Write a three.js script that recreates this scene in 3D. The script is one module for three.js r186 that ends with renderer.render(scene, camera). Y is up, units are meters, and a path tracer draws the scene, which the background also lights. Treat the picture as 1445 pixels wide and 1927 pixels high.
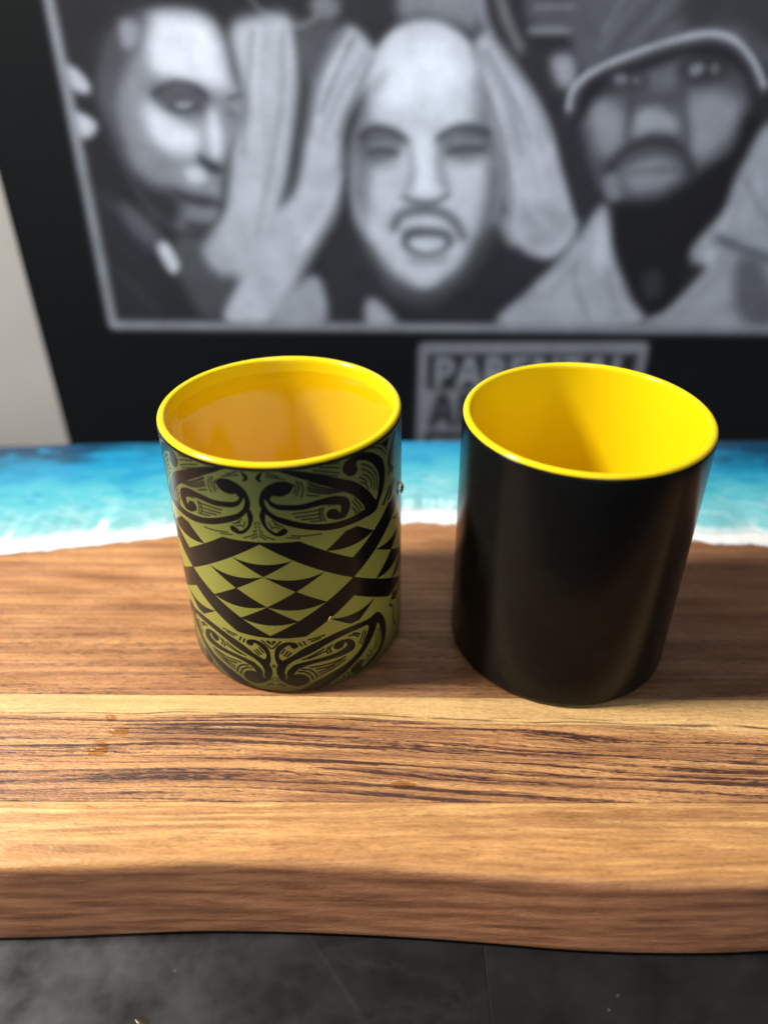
import * as THREE from 'three';
import { createNoise2D } from 'simplex-noise';
import { RectAreaLightUniformsLib } from 'three/addons/lights/RectAreaLightUniformsLib.js';

// ---------------------------------------------------------------- camera, light, exposure
const scene = new THREE.Scene();
const camera = new THREE.PerspectiveCamera(65.81, 767 / 1024, 0.01, 20);
{
  const pitch = 0.5972, roll = -0.0084;
  camera.position.set(0, 0.2123, 0);
  camera.rotation.set(-pitch, 0, roll, 'YXZ');
  camera.focus = 0.262;                       // sharpest on the wood just in front of the mugs
  camera.userData.fStop = 27 / 6.2;           // 6 mm aperture
}
scene.background = new THREE.Color().setRGB(0.15, 0.162, 0.182);   // soft light of the room
const lamp = new THREE.SpotLight(new THREE.Color().setRGB(1, 0.945, 0.84), 9.2, 0, 0.9, 0.3, 2);
lamp.name = 'ceiling_spot';
lamp.position.set(-0.86, 0.95, -0.18);
lamp.target.position.set(0.02, 0.02, -0.25);
lamp.castShadow = true;
lamp.shadow.radius = 5;
lamp.shadow.mapSize.set(2048, 2048);
lamp.shadow.camera.near = 0.2; lamp.shadow.camera.far = 4;
scene.add(lamp, lamp.target);
const wash = new THREE.SpotLight(new THREE.Color().setRGB(0.92, 0.96, 1.0), 5.0, 0, 0.30, 0.9, 2);   // unseen cool spot added to brighten the poster
wash.name = 'poster_fill';
wash.position.set(0.03, 1.5, 0.0);
wash.target.position.set(0.02, 0.45, -0.5);
wash.castShadow = true; wash.shadow.radius = 2; wash.shadow.mapSize.set(1024, 1024);
wash.shadow.camera.near = 0.2; wash.shadow.camera.far = 4;
scene.add(wash, wash.target);
RectAreaLightUniformsLib.init();
const frontFill = new THREE.RectAreaLight(new THREE.Color().setRGB(0.93, 0.97, 1.0), 2.4, 1.2, 0.8);   // unseen soft fill added behind the camera to brighten front faces
frontFill.name = 'front_fill';
frontFill.position.set(0.15, 0.75, 1.7);
frontFill.lookAt(0, 0.1, -0.35);
scene.add(frontFill);
const renderer = new THREE.WebGLRenderer({ antialias: true });
renderer.setSize(767, 1024);
renderer.toneMapping = THREE.LinearToneMapping;
renderer.toneMappingExposure = 1.0;
renderer.shadowMap.enabled = true;

// ---------------------------------------------------------------- helpers
function rng(seed) { let s = seed >>> 0; return () => { s = (s + 0x6d2b79f5) | 0; let t = Math.imul(s ^ (s >>> 15), 1 | s); t = (t + Math.imul(t ^ (t >>> 7), 61 | t)) ^ t; return ((t ^ (t >>> 14)) >>> 0) / 4294967296; }; }
const N1 = createNoise2D(rng(11)), N2 = createNoise2D(rng(23)), N3 = createNoise2D(rng(37)), N4 = createNoise2D(rng(51));
const clamp = (x, a = 0, b = 1) => Math.min(b, Math.max(a, x));
const sstep = (a, b, x) => { const t = clamp((x - a) / (b - a)); return t * t * (3 - 2 * t); };
const lerp = (a, b, t) => a + (b - a) * t;
const mix3 = (a, b, t) => [lerp(a[0], b[0], t), lerp(a[1], b[1], t), lerp(a[2], b[2], t)];
const fbm = (n, x, y, oct = 4) => { let s = 0, a = 0.5; for (let i = 0; i < oct; i++) { s += a * n(x, y); x *= 2.03; y *= 2.03; a *= 0.5; } return s; };
const toS = (c) => 255 * (c <= 0.0031308 ? 12.92 * c : 1.055 * Math.pow(c, 1 / 2.4) - 0.055);
function dataTexture(w, h, f, srgb = true) {            // f(u, v) gives linear colour, v = 0 in the first row
  const d = new Uint8Array(w * h * 4);
  for (let j = 0, o = 0; j < h; j++) for (let i = 0; i < w; i++, o += 4) {
    const c = f((i + 0.5) / w, (j + 0.5) / h);
    if (srgb) { d[o] = toS(clamp(c[0])); d[o + 1] = toS(clamp(c[1])); d[o + 2] = toS(clamp(c[2])); } else d[o] = d[o + 1] = d[o + 2] = 255 * clamp(c);
    d[o + 3] = 255;
  }
  const t = new THREE.DataTexture(d, w, h);
  t.magFilter = THREE.LinearFilter; t.minFilter = THREE.LinearMipmapLinearFilter; t.generateMipmaps = true;
  t.wrapS = t.wrapT = THREE.ClampToEdgeWrapping;
  if (srgb) t.colorSpace = THREE.SRGBColorSpace;
  t.needsUpdate = true;
  return t;
}
function canvasTexture(c) { const t = new THREE.CanvasTexture(c); t.colorSpace = THREE.SRGBColorSpace; t.magFilter = THREE.LinearFilter; t.wrapS = THREE.RepeatWrapping; return t; }
function mesh(name, geometry, material, parent = scene) {
  const m = new THREE.Mesh(geometry, material);
  m.name = name; m.castShadow = true; m.receiveShadow = true; parent.add(m);
  return m;
}
function tag(o, label, category, group) { o.userData.label = label; o.userData.category = category; if (group) o.userData.group = group; return o; }
function thing(name, x, y, z, label, category) { const g = new THREE.Group(); g.name = name; g.position.set(x, y, z); scene.add(g); return tag(g, label, category); }
const pts = (s) => s.split(' ').map((p) => p.split(',').map(Number));
function curve(list) {                                   // z as a smooth function of x through points
  const a = list;
  return (x) => {
    let i = 0; while (i < a.length - 2 && x > a[i + 1][0]) i++;
    const p0 = a[Math.max(0, i - 1)], p1 = a[i], p2 = a[i + 1], p3 = a[Math.min(a.length - 1, i + 2)];
    const t = (x - p1[0]) / (p2[0] - p1[0]), h = p2[0] - p1[0];
    if (t < 0 || t > 1) return t < 0 ? p1[1] + (x - p1[0]) * (p2[1] - p1[1]) / h : p2[1] + (x - p2[0]) * (p2[1] - p1[1]) / h;
    const m1 = p0 === p1 ? (p2[1] - p1[1]) / h : (p2[1] - p0[1]) / (p2[0] - p0[0]), m2 = p3 === p2 ? (p2[1] - p1[1]) / h : (p3[1] - p1[1]) / (p3[0] - p1[0]);
    const t2 = t * t, t3 = t2 * t;
    return (2 * t3 - 3 * t2 + 1) * p1[1] + (t3 - 2 * t2 + t) * h * m1 + (-2 * t3 + 3 * t2) * p2[1] + (t3 - t2) * h * m2;
  };
}
// A bar along x whose outline in (z, y) is given by profile(x); uv: u = metres along x, v = metres along the outline from its first point.
function sweep(x0, x1, n, profile, us, vs, vOff = 0) {
  const pos = [], uv = [], idx = [];
  let m = 0;
  for (let i = 0; i <= n; i++) {
    const x = lerp(x0, x1, i / n), p = profile(x); m = p.length;
    let len = 0;
    for (let k = 0; k < m; k++) {
      if (k) len += Math.hypot(p[k][0] - p[k - 1][0], p[k][1] - p[k - 1][1]);
      pos.push(x, p[k][1], p[k][0]); uv.push((x - x0) * us, (len + vOff) * vs);
    }
  }
  for (let i = 0; i < n; i++) for (let k = 0; k < m - 1; k++) { const a = i * m + k, b = a + m; idx.push(a, a + 1, b, a + 1, b + 1, b); }
  for (const e of [0, n]) {                              // ends
    const base = pos.length / 3, p = profile(lerp(x0, x1, e / n));
    for (const q of p) { pos.push(e ? x1 : x0, q[1], q[0]); uv.push(0.01, 0.01); }
    for (let k = 1; k < m - 1; k++) e ? idx.push(base, base + k, base + k + 1) : idx.push(base, base + k + 1, base + k);
  }
  const g = new THREE.BufferGeometry();
  g.setAttribute('position', new THREE.Float32BufferAttribute(pos, 3)); g.setAttribute('uv', new THREE.Float32BufferAttribute(uv, 2)); g.setIndex(idx);
  g.computeVertexNormals();
  return g;
}

// ---------------------------------------------------------------- table and wall
const TABLE_Y = -0.034;
{
  const table = new THREE.Group(); table.name = 'tabletop'; table.userData.kind = 'structure'; table.userData.label = 'dark grey slate tabletop of butted slabs under the wooden board'; scene.add(table);
  const slate = (light, seed) => dataTexture(1024, 512, (u, v) => {
    const x = u * 500 + seed, y = v * 250;
    const n = fbm(N1, x / 38, y / 30, 5), f = fbm(N2, x / 7, y / 6, 4), veins = Math.pow(clamp(1 - Math.abs(fbm(N3, x / 60 + 0.3 * n, y / 34, 4)) * 5), 3);
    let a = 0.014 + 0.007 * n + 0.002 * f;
    const patch = light * sstep(0.95, 0.66, u) * (0.58 + 0.7 * n + 0.2 * f);  // lighter left part paints reflected light into the slate colour
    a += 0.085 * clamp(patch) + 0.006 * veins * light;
    const speck = N4(x / 1.7, y / 1.7) > 0.955 && N2(x / 20, y / 20) > 0.1 ? 0.14 : 0;
    a += speck;
    const scratch = Math.exp(-Math.pow((x - seed - 449 - (y - 136) * 0.8) / 0.9, 2)) * sstep(128, 136, y) * sstep(158, 150, y) * 0.007 * light; a += scratch;
    return [clamp(a, 0.008) * 0.98, clamp(a, 0.008), clamp(a, 0.008) * 1.03];
  });
  const grime = dataTexture(512, 512, (u, v) => 0.42 + 0.22 * fbm(N2, u * 14, v * 12, 4) + 0.12 * fbm(N3, u * 50, v * 50, 3), false);
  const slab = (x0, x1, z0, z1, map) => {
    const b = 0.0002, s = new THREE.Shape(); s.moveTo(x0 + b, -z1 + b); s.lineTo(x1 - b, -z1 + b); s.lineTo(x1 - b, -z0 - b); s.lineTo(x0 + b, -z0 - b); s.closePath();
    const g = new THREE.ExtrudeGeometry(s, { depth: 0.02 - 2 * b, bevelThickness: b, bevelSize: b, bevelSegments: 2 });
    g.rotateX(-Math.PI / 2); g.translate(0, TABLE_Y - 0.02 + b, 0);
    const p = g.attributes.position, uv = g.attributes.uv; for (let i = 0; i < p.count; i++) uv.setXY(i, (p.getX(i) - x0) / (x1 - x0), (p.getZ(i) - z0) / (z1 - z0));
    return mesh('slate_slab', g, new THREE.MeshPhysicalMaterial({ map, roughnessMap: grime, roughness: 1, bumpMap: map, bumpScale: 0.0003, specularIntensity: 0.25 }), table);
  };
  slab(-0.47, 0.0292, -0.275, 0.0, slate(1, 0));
  slab(0.0293, 0.53, -0.275, 0.0, slate(0, 700));
  slab(-0.47, 0.0292, -0.44, -0.2754, slate(0, 1400));
  slab(0.0293, 0.53, -0.44, -0.2754, slate(0, 2100));

  const plaster = dataTexture(256, 256, (u, v) => { const n = 0.46 + 0.02 * fbm(N1, u * 30, v * 30, 4); return [n, n * 0.955, n * 0.90]; });
  const wg = new THREE.BoxGeometry(3, 2.2, 0.1); wg.translate(0, 0.5, -0.575);
  const wall = mesh('wall', wg, new THREE.MeshStandardMaterial({ map: plaster, roughness: 0.85 }));
  wall.userData.kind = 'structure'; wall.userData.label = 'plain beige wall behind the poster';
}

// ---------------------------------------------------------------- poster
{
  const W = 0.56, H = 0.75, K = 2;                         // metres, canvas pixels per millimetre
  const c = document.createElement('canvas'); c.width = W * 1000 * K; c.height = H * 1000 * K;
  const x = c.getContext('2d');
  x.fillStyle = '#080b0f'; x.fillRect(0, 0, c.width, c.height);
  x.scale(K, K);
  const tone = (q) => { const t = q < 150 ? Math.max(14, q - 0.06 * (150 - q)) : q + 0.12 * (q - 150); return `rgb(${Math.round(t * 0.945)},${Math.round(t * 0.98)},${Math.round(Math.min(255, t * 1.04 + 3))})`; };
  const smooth = (p, closed) => {
    const n = p.length, at = (i) => (closed ? p[(i + n) % n] : p[clamp(i, 0, n - 1)]);
    x.beginPath(); x.moveTo(p[0][0], p[0][1]);
    for (let i = 0; i < (closed ? n : n - 1); i++) {
      const a = at(i - 1), b = at(i), d = at(i + 1), e = at(i + 2);
      x.bezierCurveTo(b[0] + (d[0] - a[0]) / 6, b[1] + (d[1] - a[1]) / 6, d[0] - (e[0] - b[0]) / 6, d[1] - (e[1] - b[1]) / 6, d[0], d[1]);
    }
  };
  x.save(); x.beginPath(); pts('51,348 51,348 51,532 560,537 560,20 40,20').forEach((p, i) => (i ? x.lineTo(...p) : x.moveTo(...p))); x.closePath(); x.clip();
  x.fillStyle = tone(46); x.fillRect(0, 0, 600, 600);
  for (const [how, t, soft, alpha, path] of [
    ['f', 186, 5, 1, '147,363 162,356 181,358 183,386 175,427 164,467 145,496 121,496 132,463 140,427 150,394'],
    ['s6', 160, 4, .7, '168,358 161,399 167,436 160,463'],
    ['s10', 82, 4, .8, '185,358 187,389 181,427 167,457'],
    ['f', 140, 3.5, 1, '83,363 100,354 120,352 137,356 144,368 147,386 152,396 150,407 140,424 135,436 131,451 122,466 105,469 88,458 76,432 71,407 70,391 76,375'],
    ['f', 70, 6, .8, '73,370 85,357 103,351 99,365 88,380 78,399 78,429 70,418 67,393'],
    ['f', 160, 3, .8, '88,358 98,359 95,368 87,371'],
    ['f', 224, 6, 1, '105,358 122,356 137,361 141,376 144,390 135,391 115,386 101,380'],
    ['f', 216, 6, 1, '92,399 104,400 114,408 124,413 120,424 106,425 95,415'],
    ['f', 82, 4, .85, '99,391 112,387 128,390 132,398 127,404 109,403 101,397'],
    ['s5', 52, 2.2, .85, '100,393 112,388 122,389 130,395'],
    ['f', 170, 1.6, .8, '112,398 121,398 119,401 113,401'],
    ['s3.5', 58, 1.8, .9, '107,400 115,402 125,400'],
    ['s3', 125, 2, .7, '108,403 116,405 124,403'],
    ['s4', 66, 2, .85, '142,396 150,394'],
    ['s4.5', 80, 2.4, .8, '141,403 146,406'],
    ['f', 212, 4, 1, '132,399 136,410 135,424 129,427 128,413'],
    ['f', 48, 3, .9, '121,425 127,429 135,433 130,436 122,431'],
    ['f', 206, 3, .9, '112,433 122,433 124,440 114,441'],
    ['f', 60, 3.2, .9, '102,444 113,447 126,449 131,454 120,456 109,452'],
    ['f', 126, 3, .9, '111,455 122,457 130,458 124,462 113,460'],
    ['f', 58, 4, .9, '108,463 121,465 126,469 108,471'],
    ['f', 46, 7, .95, '70,408 77,426 89,441 106,446 107,457 99,469 85,456 74,435'],
    ['f', 185, 3, 1, '51,379 59,380 65,389 62,393 53,390'],
    ['f', 190, 3, 1, '48,402 58,403 65,409 58,416 49,413'],
    ['f', 150, 3, .8, '48,386 53,389 52,402 47,401'],
    ['f', 50, 4, 1, '49,441 70,450 85,476 97,502 120,531 43,530 49,482'],
    ['s5', 76, 4, .8, '58,447 73,466 86,485'],
    ['s4', 82, 4, .8, '56,488 68,504 83,523'],
    ['f', 86, 5, .9, '101,472 124,479 135,496 117,527 100,502'],
    ['f', 198, 3, 1, '87,479 94,476 100,490 94,496'],
    ['f', 178, 5, .9, '117,477 139,457 147,479 132,496 120,492'],
    ['f', 92, 4, .9, '183,361 196,359 207,363 198,378 189,391'],
    ['f', 184, 4, 1, '213,360 225,371 230,381 209,408 205,436 201,457 185,483 156,528 124,527 140,496 161,463 177,445 186,413 192,389 204,368'],
    ['s13', 142, 5, .7, '207,425 199,461 181,489 161,524'],
    ['s4', 138, 2.6, .8, '222,374 206,394 194,419'],
    ['s6', 112, 3, .8, '230,381 219,400 211,422'],
    ['s5', 96, 3, .7, '212,361 200,376 191,397 187,416'],
    ['s4', 150, 3, .7, '189,416 200,422'],
    ['f', 52, 5, 1, '193,349 219,360 236,358 240,349 236,340 197,340'],
    ['f', 198, 3.4, 1, '221,392 225,376 235,364 250,358 265,360 277,368 285,379 290,397 299,417 303,440 302,461 293,480 283,497 270,511 253,516 236,509 223,490 213,467 210,442 213,419 218,405'],
    ['f', 222, 9, 1, '238,370 253,365 270,370 279,387 274,403 251,406 232,400 231,384'],
    ['f', 108, 7, .85, '221,394 213,419 210,442 218,472 223,436 224,411'],
    ['f', 82, 7, .85, '284,382 293,406 302,437 301,466 290,471 293,437 285,406'],
    ['s9', 52, 4, .4, '281,373 288,390 297,410 304,437 306,465'],
    ['s9', 70, 4, .4, '232,384 221,397 214,416 209,442 212,467'],
    ['f', 96, 5, .9, '216,416 227,411 241,417 239,428 227,432 217,428'],
    ['f', 96, 5, .9, '264,418 276,412 290,414 294,424 280,430 267,427'],
    ['s8', 48, 2.6, .9, '217,417 225,412 236,414 244,419'],
    ['s8', 48, 2.6, .9, '262,418 271,413 282,412 292,415'],
    ['s5', 170, 2.4, .7, '223,421 230,420 237,421'],
    ['s5', 170, 2.4, .7, '271,420 279,419 287,420'],
    ['s4', 56, 2, .85, '222,425 230,424 239,426'],
    ['s4', 56, 2, .85, '268,426 278,423 290,424'],
    ['s4', 140, 3, .7, '223,433 231,434 240,431'],
    ['s4', 140, 3, .7, '269,431 280,432 289,429'],
    ['f', 224, 4, .9, '250,414 257,414 260,437 262,447 251,448 249,434'],
    ['s8', 122, 4, .85, '245,419 248,437 244,446'],
    ['s8', 112, 4, .85, '264,420 265,437 270,446'],
    ['s7', 66, 3, .85, '242,450 249,453 255,454 263,453 270,449'],
    ['s14', 74, 4, .9, '236,469 241,461 252,458 265,459 275,466 280,475'],
    ['f', 78, 3.2, .9, '243,470 256,468 271,471 273,480 256,487 243,481'],
    ['f', 208, 3, .9, '246,476 256,474 269,476 266,482 256,484 248,481'],
    ['s7', 86, 4, .85, '246,488 256,491 270,487'],
    ['f', 66, 6, .9, '209,464 216,490 233,515 254,526 274,518 292,499 305,468 290,471 277,494 257,506 236,497 223,478'],
    ['f', 194, 5, .8, '246,495 266,494 262,504 250,504'],
    ['f', 54, 5, 1, '192,483 210,470 219,493 233,516 219,532 190,532'],
    ['f', 48, 5, 1, '234,516 257,522 284,505 306,481 327,491 310,533 229,532'],
    ['f', 182, 4, .9, '219,514 229,517 239,532 219,532'],
    ['f', 176, 4, .9, '175,503 189,500 190,532 155,531'],
    ['f', 150, 4, .9, '301,464 309,461 318,474 310,481'],
    ['f', 184, 4, 1, '281,370 291,367 313,390 328,411 337,434 351,468 338,488 316,481 306,458 301,425 290,395'],
    ['s5', 126, 2.6, .8, '284,374 301,398 313,428'],
    ['s4', 146, 2.6, .8, '291,369 311,396 323,423'],
    ['s4', 150, 2.6, .7, '304,417 314,440 317,458'],
    ['f', 150, 6, .7, '315,458 344,459 345,474 322,481'],
    ['f', 50, 4, 1, '301,362 330,377 347,406 358,456 349,462 338,431 325,402 308,377'],
    ['f', 142, 5, .9, '242,342 278,342 282,364 274,362 253,357 240,358'],
    ['s9', 192, 4, .9, '282,345 285,357 290,367'],
    ['s10', 158, 4, .9, '292,345 298,359 307,373'],
    ['f', 84, 4, 1, '309,343 335,343 338,361 311,361'],
    ['s7', 178, 2.6, .9, '311,364 338,364'],
    ['f', 165, 4, .9, '324,377 337,376 339,390 330,391'],
    ['f', 90, 4, 1, '341,383 340,343 443,344 456,388 434,373 412,367 387,369 362,376'],
    ['s7', 122, 4, .7, '350,373 362,357 374,345'],
    ['s6', 116, 4, .7, '367,370 384,353 391,346'],
    ['s5', 112, 4, .6, '386,366 401,355'],
    ['f', 58, 6, .9, '396,343 443,344 451,373 423,363 397,364'],
    ['f', 84, 4, 1, '344,403 355,387 377,379 411,372 431,383 441,404 438,426 422,438 412,450 384,456 364,450 352,429'],
    ['f', 154, 7, .9, '402,398 418,394 434,398 436,412 426,426 415,431 405,415'],
    ['f', 152, 6, .9, '348,401 362,399 372,410 370,426 357,426'],
    ['f', 168, 4, .9, '376,405 387,402 400,408 402,416 386,415 378,418'],
    ['f', 118, 5, .7, '379,384 397,378 405,388 386,394'],
    ['f', 34, 4.5, .95, '340,407 345,388 369,377 399,370 423,371 441,383 445,393 431,383 400,377 370,387 352,397 346,408'],
    ['s14', 142, 3.5, .7, '338,404 340,393 349,384 371,376 395,369 412,367 426,371 438,381 447,393'],
    ['s6', 204, 2, .9, '337,403 338,393 348,384 370,375 395,368 412,366 426,370 438,380 447,392'],
    ['f', 60, 4, .8, '356,385 376,384 380,392 359,394'],
    ['f', 52, 4, .8, '396,379 420,377 424,388 401,390'],
    ['f', 128, 2, .8, '360,387 365,385 369,388 365,391'],
    ['f', 112, 2, .8, '371,387 375,387 376,390 372,390'],
    ['f', 150, 2, .8, '402,383 407,380 411,383 406,387'],
    ['f', 124, 2, .8, '414,381 418,381 419,385 415,385'],
    ['s5', 60, 3, .7, '372,393 373,409 372,418'],
    ['s8', 52, 4, .8, '399,390 406,411 410,423'],
    ['s10', 44, 3.6, .9, '365,436 373,425 391,420 407,425 417,439'],
    ['f', 142, 4, .9, '373,437 383,431 395,429 407,433 407,442 394,448 380,448'],
    ['s4', 66, 2.6, .85, '376,438 392,436 407,436'],
    ['f', 138, 3, .8, '363,441 370,438 376,451 368,453'],
    ['f', 34, 5, 1, '372,457 396,455 414,443 437,426 440,406 452,412 452,427 443,454 428,476 423,498 423,517 401,532 386,515 375,484'],
    ['f', 62, 4, .8, '397,498 407,496 411,512 401,514'],
    ['f', 170, 4, 1, '308,533 325,508 340,491 354,471 366,455 375,484 390,512 398,533'],
    ['s5', 116, 3, .8, '355,474 353,501 366,529'],
    ['s8', 140, 4, .7, '329,515 345,499 348,484'],
    ['s5', 130, 3, .7, '369,481 376,505 386,526'],
    ['f', 162, 4, 1, '460,415 444,435 440,459 425,482 428,492 436,496 417,522 403,533 493,534'],
    ['s9', 54, 4, .9, '437,475 456,483 481,491'],
    ['f', 94, 6, .9, '455,493 471,490 492,531 467,530'],
    ['s5', 124, 3, .7, '441,505 430,519 422,530'],
    ['f', 186, 3, .8, '432,482 441,485 438,495'],
    ['s4', 96, 2.6, .8, '159,363 153,394 147,427'],
    ['s5', 120, 3, .7, '176,363 172,399 162,436 151,473'],
    ['s3', 210, 2.5, .7, '163,361 158,394 158,427'],
    ['s4', 84, 2.4, .85, '215,366 204,384 194,404'],
    ['s4', 92, 2.4, .8, '225,377 213,397 203,417'],
    ['s5', 216, 3, .8, '205,436 195,457 176,483'],
    ['s3', 214, 2.4, .8, '210,372 200,389 191,410'],
    ['s4', 88, 2.6, .8, '287,372 304,395 318,420'],
    ['s4', 96, 2.6, .75, '296,370 315,395 329,420'],
    ['s4', 216, 2.6, .8, '292,374 310,400 322,428 329,452'],
    ['s6', 214, 4, .7, '310,437 322,458 336,471'],
    ['s5', 104, 3, .7, '303,428 308,449 308,465'],
    ['s5', 134, 3, .8, '351,365 357,355 361,345'],
    ['s4', 60, 2.6, .7, '358,372 372,357 381,346'],
    ['s4', 58, 2.6, .7, '376,368 393,355'],
    ['f', 206, 5, .8, '361,471 366,465 373,488 366,498'],
    ['s4', 210, 3, .7, '332,511 347,494 357,478'],
    ['s5', 205, 4, .7, '444,444 442,466 432,480'],
    ['s6', 200, 5, .7, '456,429 455,453 452,469'],
    ['s4', 84, 3, .7, '448,441 463,460 475,469'],
    ['f', 150, 4, .7, '197,344 208,351 202,359 191,354'],
    ['s4', 170, 2.5, .7, '158,346 168,356 185,361 196,356'],
    ['s4', 165, 2.5, .7, '313,353 334,353'],
    ['f', 120, 5, .6, '68,452 78,456 92,472 84,479 72,466'],
  ]) {
    smooth(pts(path), how === 'f');
    x.filter = `blur(${soft * 1.15}px)`; x.globalAlpha = alpha;
    if (how === 'f') { x.fillStyle = tone(t); x.fill(); } else { x.strokeStyle = tone(t); x.lineWidth = +how.slice(1) * 0.36; x.lineCap = 'round'; x.stroke(); }
  }
  x.globalAlpha = 1;
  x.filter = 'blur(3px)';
  for (const [t, path] of [[60, '70,180 150,150 170,250 150,330 90,340 60,280'], [190, '92,336 98,300 112,318 128,268 146,262 150,300 158,296 160,336 130,344'], [178, '170,340 168,300 182,262 200,300 210,270 224,292 226,338 200,344'], [70, '330,120 470,100 520,220 480,330 360,320']]) { smooth(pts(path), true); x.fillStyle = tone(t); x.fill(); }  // above the view; the two bright shapes are added for the water to reflect
  x.restore();
  x.filter = 'blur(3px)';
  x.strokeStyle = tone(142); x.lineWidth = 6.2; x.lineJoin = 'round';
  x.beginPath(); x.moveTo(60, 22); x.lineTo(51.5, 348); x.lineTo(49.8, 530); x.lineTo(228, 533); x.lineTo(560, 538.5); x.stroke();
  // advisory label
  x.save(); x.translate(253, 543.5); x.rotate(0.006);
  x.fillStyle = tone(132); x.beginPath(); x.roundRect(0, 0, 157, 101, 4); x.fill();
  x.fillStyle = '#202428'; x.fillRect(7, 9, 143, 26); x.fillRect(7, 69, 143, 25);
  x.textAlign = 'center'; x.textBaseline = 'middle';
  const word = (s, y, size, w, col) => { x.save(); x.font = `bold ${size}px sans-serif`; x.fillStyle = col; x.translate(78.5, y); x.scale(w / x.measureText(s).width, 1); x.fillText(s, 0, 0); x.strokeStyle = col; x.lineWidth = 1; x.strokeText(s, 0, 0); x.restore(); };
  word('PARENTAL', 22.5, 31, 137, tone(150)); word('ADVISORY', 52.5, 36, 139, '#24282c'); word('EXPLICIT CONTENT', 82, 20, 137, tone(165));
  x.restore();
  { // fine unevenness of the print
    const px = x.getImageData(0, 0, c.width, c.height), d = px.data;
    for (let j = 0, o = 0; j < c.height; j++) for (let i = 0; i < c.width; i++, o += 4) {
      const k = 1 + 0.09 * fbm(N1, i / 60, j / 60, 4) + 0.05 * N2(i / 5, j / 5), g = 2.2 * N3(i / 2, j / 2);
      d[o] = clamp(d[o] * k + g, 0, 255); d[o + 1] = clamp(d[o + 1] * k + g, 0, 255); d[o + 2] = clamp(d[o + 2] * k + g, 0, 255);
    }
    x.putImageData(px, 0, 0);
  }
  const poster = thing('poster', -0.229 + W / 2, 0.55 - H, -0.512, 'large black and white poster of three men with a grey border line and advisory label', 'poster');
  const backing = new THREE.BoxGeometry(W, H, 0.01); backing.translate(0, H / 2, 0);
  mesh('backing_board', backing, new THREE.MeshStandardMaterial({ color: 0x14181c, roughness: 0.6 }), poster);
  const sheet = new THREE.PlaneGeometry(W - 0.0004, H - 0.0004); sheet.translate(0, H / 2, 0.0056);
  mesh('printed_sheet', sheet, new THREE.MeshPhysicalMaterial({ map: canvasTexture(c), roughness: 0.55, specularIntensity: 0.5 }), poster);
}

// ---------------------------------------------------------------- wooden board with a resin sea along its far edge
const seam1 = (x) => -0.1956 + 0.0231 * x, seam2 = (x) => -0.1523 + 0.0127 * x;
const frontTop = curve([[-0.25, -0.137], [-0.17, -0.1312], [-0.1113, -0.1308], [-0.081, -0.1317], [-0.0564, -0.1323], [-0.0288, -0.1317], [0, -0.1302], [0.026, -0.1283], [0.0557, -0.1256], [0.078, -0.1246], [0.107, -0.1246], [0.15, -0.1275], [0.25, -0.142]]);
const foamLow = curve([[-0.25, -0.262], [-0.1706, -0.2805], [-0.1345, -0.2859], [-0.0978, -0.2927], [-0.04, -0.3], [0.0192, -0.3024], [0.08, -0.297], [0.1403, -0.2861], [0.1711, -0.2824], [0.25, -0.265]]);
const backEdge = curve([[-0.25, -0.376], [-0.2102, -0.3804], [-0.1527, -0.3833], [0.023, -0.3828], [0.2103, -0.3791], [0.25, -0.374]]);
const ripple = (x) => 0.0011 * N1(x * 55, 3) + 0.0006 * N1(x * 160, 9);
const foamLo = (x) => foamLow(x) + ripple(x);
const foamHi = (x) => foamLow(x) - 0.0092 - 0.0022 * N2(x * 30, 1) + 0.0008 * N2(x * 110, 4);
const board = thing('resin_board', 0, 0, 0, 'thick wooden board with wavy front edge and turquoise resin sea along its far side', 'board');
const BX = 0.25, T = 0.0335;
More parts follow.
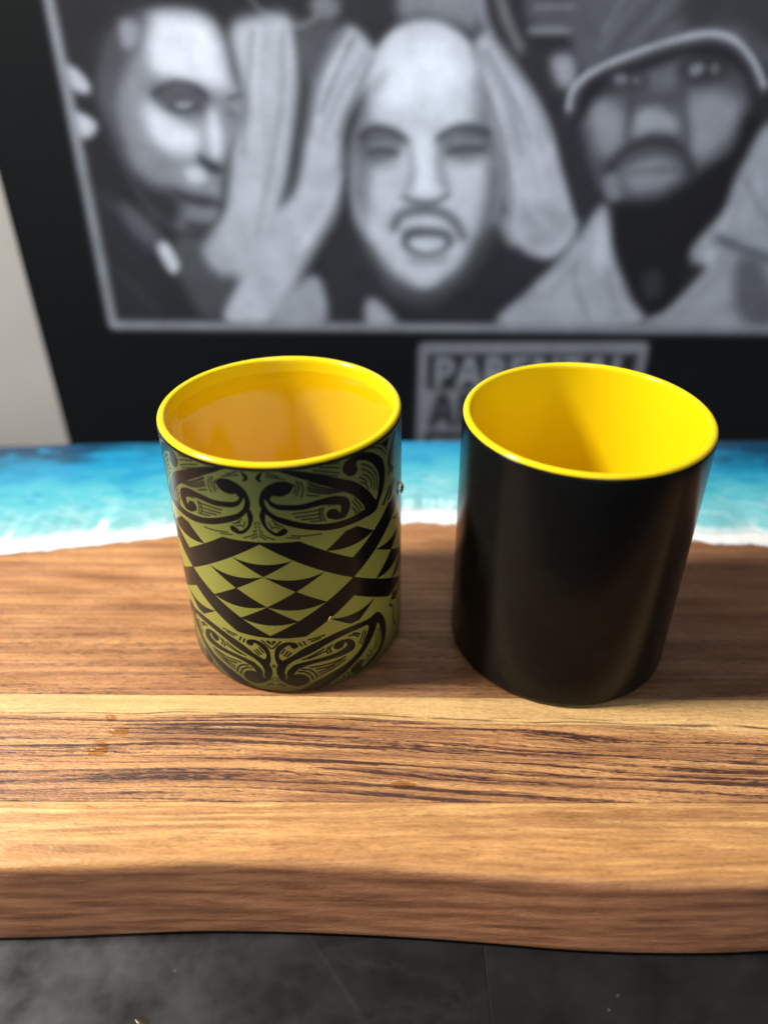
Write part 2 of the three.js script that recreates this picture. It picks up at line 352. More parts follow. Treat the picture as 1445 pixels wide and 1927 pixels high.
{
  const plankProfile = (zb, zf, roundFront, slope = 0, bevelBack = 0.0002) => (x) => {
    const b = zb(x) + 0.00003, f = zf(x) - 0.00003, p = [[b, -T], [b, -0.0012], [b, -bevelBack], [b + bevelBack, 0], [b + 0.0015, 0], [lerp(b, f, 0.5), 0]];
    const r = roundFront || 0.0002, n = roundFront ? 7 : 1;
    p.push([f - Math.max(r * 1.6, 0.0015), 0]);
    for (let i = 0; i <= n; i++) { const a = (i / n) * (Math.PI / 2 - Math.atan(slope / T)); p.push([f - r + r * Math.sin(a), -r + r * Math.cos(a)]); }
    p.push([f + slope * 0.09, -r - 0.001], [f + slope * 0.5, -T * 0.5], [f + slope * 0.95, -T + 0.003]);
    if (roundFront) p.push([f + slope, -T + 0.0014], [f + slope - 0.0004, -T + 0.0004], [f + slope - 0.0014, -T]); else p.push([f, -T]);
    return p;
  };
  const brown = [0.40, 0.18, 0.078], gold = [0.63, 0.318, 0.112], pale = [0.76, 0.48, 0.205], dark = [0.060, 0.026, 0.021], red = [0.25, 0.105, 0.058];
  // x, z in millimetres along and across the plank
  const fibres = (x, z) => 0.6 * N3(x / 9, z * 1.5) + 0.55 * N4(x / 4.5, z * 2.6) + 0.5 * N1(x / 2.2, z * 1.6) + 0.3 * N2(x / 20, z * 0.8);
  const pores = (x, z) => sstep(0.42, 0.70, N1(x / 4.0 + 40, z * 1.9) * 0.8 + 0.45 * N2(x / 13, z * 1.5));
  const ragged = (x, z) => 0.5 + 0.5 * (0.62 * N2(x / 9, z * 1.5) + 0.38 * N3(x / 3.4, z * 2.7));       // broken-up threshold: streaks made of short dashes
  const dashes = pores;
  const inked = (density, x, z) => sstep(-0.12, 0.16, density - ragged(x, z));
  const shade = (c, k, warm = 0) => [c[0] * k, c[1] * k * (1 - 0.5 * warm), c[2] * k * (1 - warm)];
  const backPlank = (x, z, L) => {
    const zz = z + 1.4 * N1(x / 300, z / 40) + 0.006 * (x - 250);
    const band = fbm(N2, x / 380, zz / 6, 4), fine = fbm(N3, x / 80, zz / 0.9, 4);
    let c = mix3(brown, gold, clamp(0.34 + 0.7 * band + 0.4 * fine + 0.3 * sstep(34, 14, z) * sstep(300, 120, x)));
    c = mix3(c, red, 0.6 * sstep(0.0, 0.45, fbm(N4, x / 260, zz / 3.2, 3) + 0.3 * fine));
    c = mix3(c, [0.19, 0.085, 0.048], 0.62 * sstep(255, 345, x + 14 * band + 40 * fine));  // shade behind the mugs painted into the wood toward the right
    c = mix3(c, dark, 0.75 * inked(0.12 + 0.5 * fbm(N1, x / 150, zz / 2.2, 3) + 0.12 * sstep(55, 98, z), x, zz));
    c = mix3(c, dark, 0.35 * pores(x, zz));
    const patch = fbm(N1, x / 75, z / 13, 3);
    return shade(c, 0.98 + 0.11 * fibres(x, zz) + 0.10 * fine + 0.42 * patch, -0.25 * patch);
  };
  const flow = (x) => 3.4 * Math.tanh((x - 245) / 90) + 4.0 * sstep(230, 400, x) - 2.0 * Math.exp(-Math.pow((x - 210) / 70, 2)); // where the veins dip, mm
  const midPlank = (x, z) => {
    const zz = z - flow(x) * sstep(2, 22, z) + 0.9 * N1(x / 120, z / 12) + 0.2 * N2(x / 30, z / 3);
    const fine = fbm(N3, x / 60, zz / 0.75, 4), broad = fbm(N2, x / 120, zz / 5, 3);
    const heart = sstep(9.6, 11.6, zz + 0.8 * fine);         // pale sapwood above, veined heartwood below
    let c = mix3(pale, [0.58, 0.335, 0.135], clamp(0.30 + 0.6 * broad + 0.4 * fine));
    c = shade(c, 1 - 0.22 * pores(x, zz));
    let h = mix3([0.65, 0.34, 0.14], [0.37, 0.165, 0.075], clamp(0.28 + 0.8 * fbm(N4, x / 240, zz / 3.4, 3) + 0.55 * fine));
    const band = fbm(N1, x / 230 + 7, zz / 3.0, 3), lean = 0.16 * sstep(210, 400, x) * Math.exp(-Math.pow((zz - 20) / 8, 2)) - 0.07 * sstep(210, 90, x);
    const dens = 0.23 + 1.1 * band + 0.45 * broad + lean;
    h = mix3(h, [0.26, 0.11, 0.055], 0.6 * sstep(-0.1, 0.45, fbm(N3, x / 110 + 2, z / 6, 3) + 0.12 * sstep(230, 400, x)));
    h = mix3(h, [0.20, 0.085, 0.052], 0.75 * sstep(0.12, 0.55, dens + 0.45 * fine));
    h = mix3(h, dark, 0.7 * inked(0.10 + 0.7 * fbm(N4, x / 120 + 5, zz / 1.1, 3), x, zz + 50));
    h = mix3(h, dark, 0.9 * inked(dens, x, zz));
    h = mix3(h, dark, 0.5 * pores(x, zz + 31));
    c = mix3(c, h, heart);
    const line = (at, w) => Math.exp(-Math.pow((zz - at - 0.6 * N3(x / 40, at)) / w, 2));
    c = mix3(c, dark, 0.85 * line(9.6, 0.26) * sstep(-0.9, -0.1, N4(x / 30, 2)) + 0.6 * line(8.2, 0.18) * sstep(-0.2, 0.4, N4(x / 24, 5)) + 0.8 * line(15.5, 0.25) * sstep(-0.3, 0.3, N4(x / 50, 8)) + 0.8 * line(30.5, 0.25) * sstep(-0.2, 0.3, N4(x / 60, 18)) + 0.8 * line(37.5, 0.3) * sstep(0, 0.4, N4(x / 60, 28)));
    const cross = 0.16 * Math.abs(N4(x / 1.7, z / 14)) * sstep(-0.1, 0.5, N2(x / 45, 4 + z / 26));      // curly figure across the grain, its sheen painted into the colour
    return shade(c, 0.97 + 0.20 * fibres(x, zz) + cross);
  };
  const frontPlank = (x, z) => {
    const zz = z + 1.8 * N1(x / 150, z / 18) + 0.4 * N2(x / 40, z / 7) + 0.012 * (x - 250), fine = fbm(N4, x / 55, zz / 0.9, 4);
    const band = fbm(N3, x / 200, zz / 4, 4), joint = sstep(213, 217, x + 0.8 * N2(z, 3));     // two boards butt end to end
    let c = mix3(gold, [0.37, 0.175, 0.08], clamp(0.22 + 0.6 * band + 0.35 * fine + 0.14 * joint + 0.22 * sstep(300, 420, x)));
    c = mix3(c, pale, (0.85 - 0.5 * joint) * sstep(0.22, -0.35, band + 0.3 * fine) * sstep(18, 4, z));
    c = mix3(c, [0.42, 0.20, 0.11], 0.5 * (1 - joint) * sstep(0.1, 0.5, fbm(N1, x / 60, zz / 2.6, 3)) * sstep(16, 8, z));
    c = mix3(c, dark, 0.6 * inked(0.04 + 0.55 * fbm(N2, x / 80, zz / 2.2, 3), x, zz) + 0.25 * pores(x, zz + 77));
    const xw = (x - 250) / 1000, edge = (frontTop(xw) - seam2(xw)) * 1000;
    if (z > edge) c = mix3(c, mix3([0.72, 0.30, 0.145], [0.34, 0.13, 0.07], clamp(0.34 + 1.3 * fbm(N1, x / 60, z / 5, 4))), sstep(edge, edge + 2.5, z) * 0.85);
    const bl = 0.22 * fbm(N1, x / 22, z / 2.4, 3) + 0.30 * fbm(N2, x / 60 + 5, z / 7, 3);
    return shade(c, 1 + 0.16 * fibres(x, zz) + bl, -0.3 * bl);
  };
  const wood = (f, len, h) => {
    const map = dataTexture(2048, h, (u, v) => f(u * 500, v * len));
    const bump = dataTexture(2048, h, (u, v) => { const x = u * 500, z = v * len; return 0.5 + 0.24 * N3(x / 10, z * 3.4) + 0.18 * N4(x / 2.4, z * 1.9) - 0.3 * pores(x, z); }, false);
    return new THREE.MeshPhysicalMaterial({ map, bumpMap: bump, bumpScale: 0.00022, roughness: 0.40, specularIntensity: 0.9 });
  };
  const plank = (zb, zf, round, slope, f, len, h, z0 = zb) => {
    const g = sweep(-BX, BX, 200, plankProfile(zb, zf, round, slope), 1 / (2 * BX), 1), q = g.attributes.position, uv = g.attributes.uv;
    for (let i = 0; i < q.count; i++) uv.setY(i, clamp((q.getZ(i) - z0(q.getX(i)) - q.getY(i)) * 1000 / len, 0, 1));   // across the grain, over the edge and down the front
    return mesh('plank', g, wood(f, len, h), board);
  };
  plank((x) => foamLo(x), seam1, 0, 0, backPlank, 118, 640, (x) => seam1(x) - 0.118);
  plank(seam1, seam2, 0, 0, midPlank, 48, 448);
  plank(seam2, frontTop, 0.0026, 0.0024, frontPlank, 66, 448);

  // resin: white foam line, then turquoise shallows deepening to blue
  const foamProfile = (x) => { const b = foamHi(x), f = foamLo(x) - 0.00003; return [[b, -T], [b, 0.00003], [b + 0.0012, 0.0003], [lerp(b, f, 0.5), 0.00045], [f - 0.0012, 0.0003], [f, 0.00003], [f, -T]]; };
  const foamMap = dataTexture(1024, 64, (u, v) => { const n = 0.86 + 0.1 * fbm(N1, u * 60, v * 6, 3); return [n * 0.98, n * 0.985, n]; });
  mesh('foam_line', sweep(-BX, BX, 320, foamProfile, 1 / (2 * BX), 40), new THREE.MeshPhysicalMaterial({ map: foamMap, roughness: 0.4 }), board);
  const seaProfile = (x) => { const b = backEdge(x), f = foamHi(x) - 0.00003, r = 0.003, p = [[b - 0.001, -T], [b - 0.0006, -T * 0.5], [b, -0.005]]; for (let i = 0; i <= 6; i++) { const a = (i / 6) * Math.PI / 2; p.push([b + r - r * Math.cos(a), -r + r * Math.sin(a)]); } p.push([b + 0.006, 0], [lerp(b, f, 0.5), 0], [f, 0], [f, -T]); return p; };
  const deep = [0.006, 0.045, 0.10], blue = [0.012, 0.235, 0.43], teal = [0.06, 0.38, 0.475], shallow = [0.20, 0.50, 0.545], white = [0.8, 0.86, 0.88];
  const seaMap = dataTexture(1024, 320, (u, v) => {
    const x = u * 500 - 250, z = v * 130 - 382 - 0;          // millimetres in the board's own frame
    const d = foamHi(x / 1000) * 1000 - z;                   // distance from the foam
    const w = d + 9 * fbm(N1, x / 42, z / 22, 4) + 5 * N2(x / 120, z / 60);
    let c = mix3(shallow, teal, sstep(4, 40, w));
    c = mix3(c, blue, sstep(36, 64, w + 7 * N3(x / 30, z / 12)));
    c = mix3(c, deep, sstep(60, 92, w + 12 * fbm(N4, x / 45, z / 16, 3) + (x > 60 ? 8 * sstep(60, 150, x) : 0)));
    c = mix3(c, blue, 0.7 * sstep(0.35, 0.6, fbm(N2, x / 36 + 4, z / 20, 3)) * sstep(12, 30, d));
    c = mix3(c, white, 0.22 * sstep(0.5, 0.02, Math.abs(fbm(N4, x / 40, z / 17, 4)) * 3) * sstep(55, 6, d));
    c = mix3(c, white, 0.75 * sstep(7, 0, d + 1.6 * N3(x / 9, z / 6)));
    return c;
  });
  const sea = sweep(-BX, BX, 200, seaProfile, 1 / (2 * BX), 1);
  { const p = sea.attributes.position, uv = sea.attributes.uv; for (let i = 0; i < p.count; i++) uv.setY(i, (p.getZ(i) * 1000 + 382) / 130); }
  mesh('resin_sea', sea, new THREE.MeshPhysicalMaterial({ map: seaMap, roughness: 0.24, bumpScale: 0.0002 }), board);
}

// ---------------------------------------------------------------- mugs
const R = 0.0402, MH = 0.095, CIRC = 2 * Math.PI * R * 1000;
function paintMug(olive, inkAt, hatchAlpha) {               // the wrap-round print, in millimetres: u along, v up
  const K = 8, c = document.createElement('canvas'); c.width = 2048; c.height = Math.round(95 * K);
  const k = c.width / CIRC, x = c.getContext('2d');
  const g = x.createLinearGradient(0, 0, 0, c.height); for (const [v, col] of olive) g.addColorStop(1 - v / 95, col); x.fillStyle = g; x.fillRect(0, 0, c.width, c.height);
  const ink = x.createLinearGradient(0, 95, 0, 0); for (const [v, col] of inkAt) ink.addColorStop(v / 95 === 0 ? 1 : 1 - v / 95, col);
  const inkUp = x.createLinearGradient(0, 0, 0, 95); for (const [v, col] of inkAt) inkUp.addColorStop(v / 95, col);
  const frame = (axis, mirror) => x.setTransform(mirror * k, 0, 0, -K, (CIRC / 2 + axis) * k, 95 * K);
  const smooth = (p, closed) => {
    const n = p.length, at = (i) => (closed ? p[(i + n) % n] : p[clamp(i, 0, n - 1)]);
    x.beginPath(); x.moveTo(...p[0]);
    for (let i = 0; i < (closed ? n : n - 1); i++) { const a = at(i - 1), b = at(i), d = at(i + 1), e = at(i + 2), s = 5.5; x.bezierCurveTo(b[0] + (d[0] - a[0]) / s, b[1] + (d[1] - a[1]) / s, d[0] - (e[0] - b[0]) / s, d[1] - (e[1] - b[1]) / s, d[0], d[1]); }
  };
  const fill = (s) => { smooth(pts(s), true); x.fillStyle = inkUp; x.fill(); };
  const poly = (s) => { x.beginPath(); pts(s).forEach((p, i) => (i ? x.lineTo(...p) : x.moveTo(...p))); x.closePath(); x.fillStyle = inkUp; x.fill(); };
  const rule = (w, ...ss) => { x.strokeStyle = inkUp; x.lineCap = 'butt'; x.lineWidth = w; for (const s of ss) { smooth(pts(s), false); x.stroke(); } };
  const faint = (a, f) => { x.globalAlpha = a; f(); x.globalAlpha = 1; };
  const cell = (cu, cv, up) => {                            // one lozenge, half of it inked along a hanging curve
    const a = 10, b = 6.45, sag = 1.5; x.beginPath(); x.moveTo(cu - a, cv);
    if (up) { x.quadraticCurveTo(cu, cv - 2 * sag, cu + a, cv); x.lineTo(cu, cv - b); } else { x.lineTo(cu, cv + b); x.lineTo(cu + a, cv); x.quadraticCurveTo(cu, cv - 2 * sag, cu - a, cv); }
    x.closePath(); x.fillStyle = inkUp; x.fill();
  };
  const S0 = -4.6;
  for (const ax of [-120, -60, 0, 60, 120]) for (const m of [1, -1]) {
    frame(S0 + ax, m);
    poly('-0.3,66.4 -0.3,67.3 5,66.9 12.2,66.6 30,55.3 48.2,67.6 60,67.2 60,66.4 30.1,47.1 0,66.4');
    poly('30.1,47.3 60,27.9 60,27.2 48,27.3 30,39.3 12,27.5 6,27.1 -0.3,27.1 -0.3,27.9');
    if (m === 1) { cell(0, 59.95, true); cell(-10, 53.5, true); cell(10, 53.5, true); cell(-10, 40.8, false); cell(10, 40.8, false); cell(0, 34.3, false); }
    x.beginPath(); x.moveTo(20.6, 61.6); x.lineTo(27.8, 66.9); x.lineTo(32.2, 66.9); x.lineTo(39.4, 61.6); x.quadraticCurveTo(30, 58.9, 20.6, 61.6); x.fillStyle = inkUp; x.fill();
    x.beginPath(); x.moveTo(20.6, 33.0); x.lineTo(28.2, 27.4); x.lineTo(31.8, 27.4); x.lineTo(39.4, 33.0); x.quadraticCurveTo(30, 29.8, 20.6, 33.0); x.fill();
  }
  for (const ax of [0, 110, -110]) for (const m of [1, -1]) {
    frame(S0 + ax, m);
    x.save(); x.beginPath(); x.rect(-0.02, -1, 55.02, 97); x.clip();
    // upper band of scrolls: cover the lattice behind, then ink
    x.setTransform(1, 0, 0, 1, 0, 0); x.fillStyle = g; frame(S0 + ax, m);
    x.beginPath(); pts('-0.1,67.4 6,67.2 12,67.2 20,67.9 28,67.8 35,67.9 41,67.6 46,67.8 52,73 56,77 56,95 -0.1,95').forEach((p, i) => (i ? x.lineTo(...p) : x.moveTo(...p))); x.closePath();
    x.save(); x.clip(); x.setTransform(1, 0, 0, 1, 0, 0); x.fillRect(0, 0, c.width, c.height); x.restore();
    frame(S0 + ax, m);
    fill('8,92.9 15.5,91.9 26,87.1 32.5,83.1 37.8,77.3 40.6,73.1 41.9,75.6 42.4,80.9 40.6,85.1 37.3,88.8 33.4,90.6 32.6,89.6 33,87.4 31.2,86.1 28.9,87.1 27.5,89.5 28.8,92 32.9,93 37.4,92 41.6,89.2 44.9,85.2 46,79.8 44.7,74.8 42.3,71.2 40.8,69 36,68.7 35.6,71.5 34.5,74.4 31,79 25.8,82.9 18.3,87.5 10.4,91.7');
    fill('3.2,83.5 3.5,80.3 5.7,77.6 9.2,75.9 13.3,74.2 18.9,72.4 25.3,71.4 30.7,71.3 35.7,71.8 36.6,70.2 35.9,68.7 29.9,68.6 23.3,69 17.4,70.4 11.8,72.3 6.5,74.8 3.5,77.4 1.6,80.2 1.5,83.4 3,86.8 6.1,89 9,89.4 11.2,88.6 11.9,87.2 10.6,85.1 7.8,84.1 5.2,84.5');
    fill('5.4,84.4 4.7,83.2 6.2,81.7 9.6,81 13.7,80.7 18,81.2 22.4,81.4 25.7,80.8 28.6,79.2 29.8,76.4 29,73.6 27.3,72.2 24.7,72.4 22,73.8 21.5,75.5 22.8,76.8 24.9,76.2 25.9,74.6 26.4,76.7 24.4,78.2 19.3,79 13.6,78.6 9.4,79 6.9,79.5 5,80.6 4,82 3,84.4');
    fill('1.9,79.6 1,76.9 1.8,73.6 3.8,70.8 6.1,69.6 8.4,70.3 9.1,71.7 8,72.6 6.8,71.8 5.7,71 3.6,72.5 2.7,75 2.8,78.2');
    fill('3.3,92.6 1.9,92 1.1,90.6 1.9,89.4 3.3,89.5 2.4,90.3');
    poly('48.7,92 43.9,92.2 47.2,88.9'); rule(2.3, '54,91.5 50.2,87 48.8,83.4 49.8,80.4 52.4,78.2'); poly('51.6,75.4 54,73 49,68.9 47.2,68.6 50.4,74.4'); rule(0.7, '50.6,82.5 52.8,86.8', '50.2,79.6 48.2,78.2', '49.6,80.4 47.6,79');
    rule(1.3, '49.4,74 44.6,68.6');
    faint(hatchAlpha, () => {
      rule(0.75, '41.2,76 41.4,80.7 39.8,84.3 36.9,87.4 34.6,88.8', '39.9,77 40.1,80.5 38.6,83.6 36,86.2 34.4,87.2', '38.6,78.6 38.6,80.8 37.2,83.2 35,85.2', '36.6,81 35.6,83 33.4,84.6');
      rule(0.7, '18,91.9 23,90.2 26.6,88.6', '20,92.4 24,91.4 26.6,90.4', '22,93 26.8,92.2', '12.9,89.3 13.6,86.4 12.4,83.8', '14.1,88.7 14.8,86 14,83.2', '16,88 22,84.6 30,80.9', '16,86.6 21.5,83.8 27,81.9', '15.8,85.2 20,83.3 23.5,82.3', '15.6,83.8 19.5,82.4', '16.4,87.4 22,84.2 28.6,81.4', '16,85.9 21,83.5 25.4,82', '17,88.4 24,84.6 30.6,81.4', '12,88.2 12.6,86.6 11.9,84.8');
      rule(0.55, '18.6,90.6 22.6,89.2 26,87.8', '35.2,82 36.6,80.2 37.4,78.4', '34,83 35,81.6', '38.2,92.9 41.6,91.6 44.2,89.6', '22,78.4 27,77.6', '3.6,75 4.6,72.2', '4.6,75.6 6.4,73.9', '6.2,71.6 7.4,71', '0.2,73.4 0.9,72.6', '0.2,74.8 0.9,73.8', '6,93.6 12,93', '24,72.5 28,72.3', '31,71.9 34,72');
      rule(0.7, '11,77.6 16,77.6 20.2,77.6', '11.6,76.3 20,76.1', '13.4,75.2 19.6,74.6', '16,74 20.4,73.3', '20.6,78.4 20.2,75.6 21.2,72.8', '19.6,78.2 19.2,75.6 20,73.4');
      rule(0.75, '31.2,78 33.2,75 34.6,72.4', '30.6,77 32.2,74.4 33.4,72.4', '30.4,75 31.4,73.4 32.2,72.2');
      rule(0.6, '5.2,74.2 8,73.2', '4.6,73.2 7,72.6', '0.2,70.6 3,69.2 5,68.4', '0.2,69.6 2.4,68.4', '10,69.6 14.6,68.9 19.6,68.6', '8.4,69 13,68.3', '0.3,72 1.6,70.8', '39.8,92.6 43.4,90.6 46.9,86.4', '41.6,92.9 44.6,91.2 47.3,88', '14,92.9 21,93.3', '4.4,92.4 8,91', '4,91.4 9.6,90');
    });
    // lower band
    fill('0.9,9.6 0.8,12.4 1.8,15.1 3,16.5 6.7,18.9 10.6,21.8 15.5,24 22.5,25.9 29.2,26.2 36,25.3 40.6,25.4 44.1,20.9 45.9,14.6 45,9.2 42.4,5.8 36.7,3.5 32,2.9 36.7,5.3 41,7.6 42.6,11 42.4,15.3 40.8,20.2 39.4,18 37.3,15 34.2,11.7 31.3,9.5 27.5,7.2 24.6,5.5 20,3.5 16.5,1.6 12.2,0.7 7,1.2 10.2,3.1 14.5,5.6 20.2,7.9 25.4,9.6 29.3,11.6 32.1,13.8 34.5,17.9 35.8,22.2 31.7,23.3 25.3,23.4 19.5,22.1 13.9,19.5 8.4,17.1 6.5,16 4.6,14 3.6,11.1 3.9,8.8 2.2,6.7');
    fill('4.2,8.2 4.3,10.8 5.8,13.2 8.3,15 13.7,16 18.7,16.4 23.6,17 26.2,18.2 26.2,19.4 25.5,19.9 25,18.7 23.9,17.9 22.4,18.1 21.3,19.4 21.7,21 23.5,21.7 26.5,21.3 28.4,20 29.7,17.6 29.4,15.6 27.8,14.6 23.8,14.3 19.1,14.3 13.6,14.1 10.3,13.2 8.1,11.9 6.7,9.7 7.9,10.1 10.3,9.5 11.8,7.8 12,6.1 10.3,4.6 7.6,4.1 4.5,5 2,7.2');
    fill('1.5,14.6 0.7,18.1 1.3,22.2 3.3,24.5 5.9,25.4 8.4,24.7 9.1,23.1 7.9,22.2 6.7,22.7 6.2,23.9 4.5,22.9 2.7,20.6 2.2,18.2 3.2,16.3');
    faint(0.75, () => fill('33.3,7.2 31.2,8.2 28.5,6.9 27.4,4.8 29,2.9 31.8,2.7 33,3.6 32,5'));
    faint(0.6, () => { fill('0.4,4.8 1.9,5.7 3.5,4.4 2.6,3.4 2.3,4.4 1.2,4.3'); rule(0.5, '0.2,8.6 1.6,6.6', '0.2,7.2 1,6'); });
    fill('0.15,13.4 0.6,13.1 0.5,14.6 0.1,14.4'); 
    poly('51,27 57,25 56,20.5 49.6,24'); rule(0.7, '48.2,23.4 50.6,20.4', '49.4,22.6 51.6,19.8'); rule(1.2, '52.6,19 51.8,14 53.6,9');
    rule(0.75, '8.2,11.3 10.7,10.7 12.7,8.6 13.3,6.4', '9.4,12.3 12.2,11.5 14.2,9.2 14.8,6.9', '12.4,12.7 19.5,12.5 26,13.2', '14.4,11.4 19,11.2 24.4,12.6', '15.4,8 20.4,9.8 25.6,12', '15.2,9.4 19,10.4 21.4,11.3');
    rule(0.7, '10,16.6 14,18.2 18,20.2', '11.8,16.8 15,17.8 18.2,18.9', '20.9,21.2 19.8,19.4 20.4,17.4', '19.6,20.7 18.7,18.9 19.3,17.3', '33.6,21.4 32.8,18.8 31.2,16.4', '34.6,20.8 33.8,17.8 32.2,15.4', '27,22.3 29.4,21.6 31.2,19.8', '28.6,22.6 30.6,21.8 32,20.2');
    rule(0.65, '3,19.8 4.6,22.2', '3.9,18.8 5.6,21.2', '4.8,18.4 6.6,20.6', '0.1,22 3.4,25.8', '0.1,24 1.6,25.7', '1.4,25.8 0.2,25', '9.4,25 10.4,23', '10.8,25.4 11.8,23.4', '12.4,25.6 18.6,26.4', '13.4,24.7 17,25.4');
    faint(0.7, () => rule(0.6, '41.8,17 41.9,12 40.4,8.4', '40.6,18 40.8,12.4 39,8.6', '39.4,16.6 39.4,12 38,9', '36,10 37.4,8 36.6,6.4', '34.8,8.8 35.6,7.4 34.8,6', '25.6,5.4 26.6,4 26,2.4', '24.2,4.6 25,3.4'));
    x.restore();
  }
  x.setTransform(1, 0, 0, 1, 0, 0);
  const t = canvasTexture(c); return t;
}
function buildMug(x, z, label, map) {
  const t = thing('mug', x, 0, z, label, 'mug');
  const V = (r, y) => new THREE.Vector2(r, y), outer = [V(0.0001, 0.0006), V(R - 0.0045, 0.0006), V(R - 0.0038, 0), V(R - 0.0028, 0.0001)];
  for (let i = 1; i <= 6; i++) { const a = (i / 6) * Math.PI / 2; outer.push(V(R - 0.0024 + 0.0024 * Math.sin(a), 0.0025 - 0.0024 * Math.cos(a))); }
  for (let i = 1; i <= 24; i++) outer.push(V(R, lerp(0.0025, 0.0930, i / 24)));
  outer.push(V(R - 0.00015, 0.0935), V(R - 0.0006, 0.09385));
  const og = new THREE.LatheGeometry(outer, 160, -Math.PI, 2 * Math.PI);
  { const p = og.attributes.position, uv = og.attributes.uv; for (let i = 0; i < p.count; i++) uv.setY(i, clamp(p.getY(i) / MH, 0.001, 0.999)); }
  mesh('body', og, new THREE.MeshPhysicalMaterial({ map, roughness: 0.24, specularIntensity: 0.28 }), t);
  const ri = R - 0.0030, inner = [V(R - 0.00055, 0.0936), V(R - 0.0002, 0.0939)];
  for (let i = 0; i <= 10; i++) { const a = (i / 10) * Math.PI; inner.push(V((R + ri) / 2 + 0.0013 * Math.cos(a), 0.0940 + 0.0010 * Math.sin(a))); }
  inner.push(V(ri, 0.0930));
  for (let i = 1; i <= 10; i++) inner.push(V(ri - 0.0004 * i / 10, lerp(0.0930, 0.010, i / 10)));
  for (let i = 1; i <= 6; i++) { const a = (i / 6) * Math.PI / 2; inner.push(V(ri - 0.0004 - 0.006 * (1 - Math.cos(a)), 0.010 - 0.0055 * Math.sin(a))); }
  inner.push(V(0.0001, 0.0043));
  mesh('liner', new THREE.LatheGeometry(inner, 160), new THREE.MeshPhysicalMaterial({ color: new THREE.Color().setRGB(0.88, 0.655, 0.006), roughness: 0.16, specularIntensity: 0.9 }), t);
  return t;
}
const LM = [-0.034, -0.2371], RM = [0.066, -0.2293];
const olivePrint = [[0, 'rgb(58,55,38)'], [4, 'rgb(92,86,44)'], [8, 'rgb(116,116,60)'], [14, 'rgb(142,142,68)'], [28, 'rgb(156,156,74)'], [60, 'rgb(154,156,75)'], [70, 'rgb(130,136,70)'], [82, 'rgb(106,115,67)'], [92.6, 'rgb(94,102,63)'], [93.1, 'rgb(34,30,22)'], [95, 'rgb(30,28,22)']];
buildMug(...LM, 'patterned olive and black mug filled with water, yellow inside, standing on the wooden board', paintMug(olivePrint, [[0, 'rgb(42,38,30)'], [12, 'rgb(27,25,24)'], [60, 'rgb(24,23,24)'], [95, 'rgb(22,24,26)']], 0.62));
buildMug(...RM, 'plain black empty mug with a bright yellow inside, standing on the wooden board', paintMug([[0, 'rgb(24,23,21)'], [50, 'rgb(21,21,20)'], [95, 'rgb(19,20,20)']], [[0, 'rgb(21,19,17)'], [95, 'rgb(19,19,19)']], 0.5));

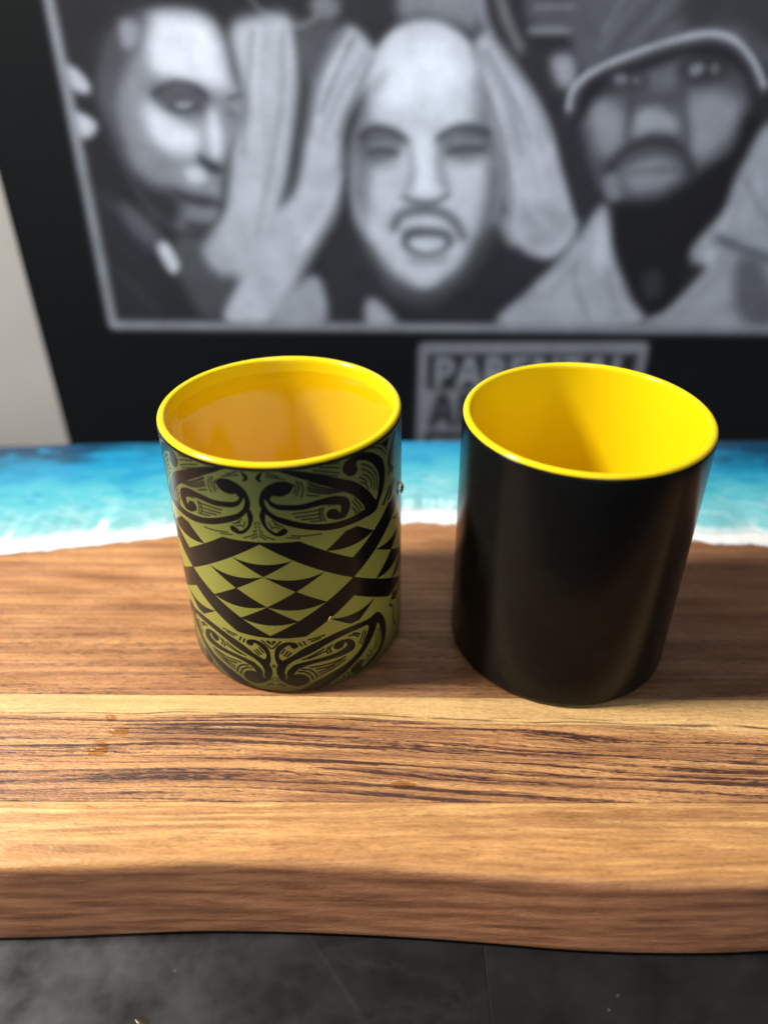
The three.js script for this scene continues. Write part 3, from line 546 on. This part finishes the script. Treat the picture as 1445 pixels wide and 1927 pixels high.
// ---------------------------------------------------------------- water
{
  const lvl = 0.0889, rw = R - 0.00303, p = [];
  for (let i = 0; i <= 14; i++) { const r = rw * (1 - Math.pow(1 - i / 14, 2)); p.push(new THREE.Vector2(Math.max(r, 0.00005), lvl + 0.0011 * Math.exp(-(rw - r) / 0.0011))); }
  p.reverse();
  const w = mesh('water', new THREE.LatheGeometry(p, 128), new THREE.MeshPhysicalMaterial({ color: new THREE.Color().setRGB(0.95, 0.895, 0.60), transmission: 1, thickness: 0, roughness: 0, ior: 1.33, specularIntensity: 0.45 }));
  w.position.set(LM[0], 0, LM[1]);
  tag(w, 'clear still water filling the patterned mug almost to its rim', 'water');
  const wet = new THREE.MeshPhysicalMaterial({ color: new THREE.Color().setRGB(0.95, 0.87, 0.72), transmission: 1, thickness: 0, ior: 1.5, roughness: 0.11 });
  const drop = (rx, rz, h, seed) => {                        // a flat-bottomed bead with an uneven outline
    const prof = []; for (let i = 0; i <= 10; i++) { const a = (i / 10) * Math.PI / 2; prof.push(new THREE.Vector2(Math.max(Math.cos(a), 0.0001), Math.pow(Math.sin(a), 0.8))); }
    prof.unshift(new THREE.Vector2(0.0001, 0)); prof.splice(1, 0, new THREE.Vector2(0.97, 0));
    const g = new THREE.LatheGeometry(prof, 40), q = g.attributes.position;
    for (let i = 0; i < q.count; i++) { const a = Math.atan2(q.getZ(i), q.getX(i)), k = 1 + 0.28 * N1(Math.cos(a) * 1.1 + seed, Math.sin(a) * 1.1); q.setXYZ(i, q.getX(i) * rx * k, q.getY(i) * h, q.getZ(i) * rz * k); }
    g.computeVertexNormals(); return g;
  };
  const clear = new THREE.MeshPhysicalMaterial({ color: 0xffffff, transmission: 1, thickness: 0.002, ior: 1.33, roughness: 0.02 });
  const bead = (x, y, z, g, label, how = wet) => { const m = mesh('water_drop', g, how); if (bead.n) m.name += '_' + String(bead.n).padStart(3, '0'); bead.n = (bead.n || 0) + 1; m.position.set(x, y, z); return tag(m, label, 'water drop'); };
  bead(-0.0958, 0.0002, -0.1737, drop(0.0030, 0.0026, 0.0017, 1), 'largest flat water drop on the veined wood in front of the patterned mug');
  bead(-0.0910, 0.0002, -0.1808, drop(0.0034, 0.0017, 0.0014, 5), 'middle water drop of three, just behind the largest one on the veined wood');
  bead(-0.0948, 0.0002, -0.1868, drop(0.0020, 0.0012, 0.0011, 9), 'faintest water drop of three, on the pale wood strip nearest the patterned mug');
  bead(0.0050, 0.0002, -0.1583, drop(0.0042, 0.0011, 0.0009, 14), 'thin amber water drop lying along a dark vein between the two mugs');
  bead(-0.0705, TABLE_Y + 0.0002, -0.1048, drop(0.0022, 0.0016, 0.0013, 21), 'blurred water drop on the grey slate in front of the board');
  for (const [deg, y, s, l] of [[77.5, 0.0672, 0.0016, 'dark water drop clinging to the side of the patterned mug facing the black mug'], [23.0, 0.03305, 0.0010, 'tiny water drop on the lower front of the patterned mug']]) {
    const g = drop(s * 0.8, s * 1.25, s * 0.9, deg); g.rotateX(Math.PI / 2);
    const a = deg * Math.PI / 180, m = bead(LM[0] + (R + 0.00015) * Math.sin(a), y, LM[1] + (R + 0.00015) * Math.cos(a), g, l, clear); m.rotation.y = a;
  }
}
scene.updateMatrixWorld(true);
renderer.render(scene, camera);
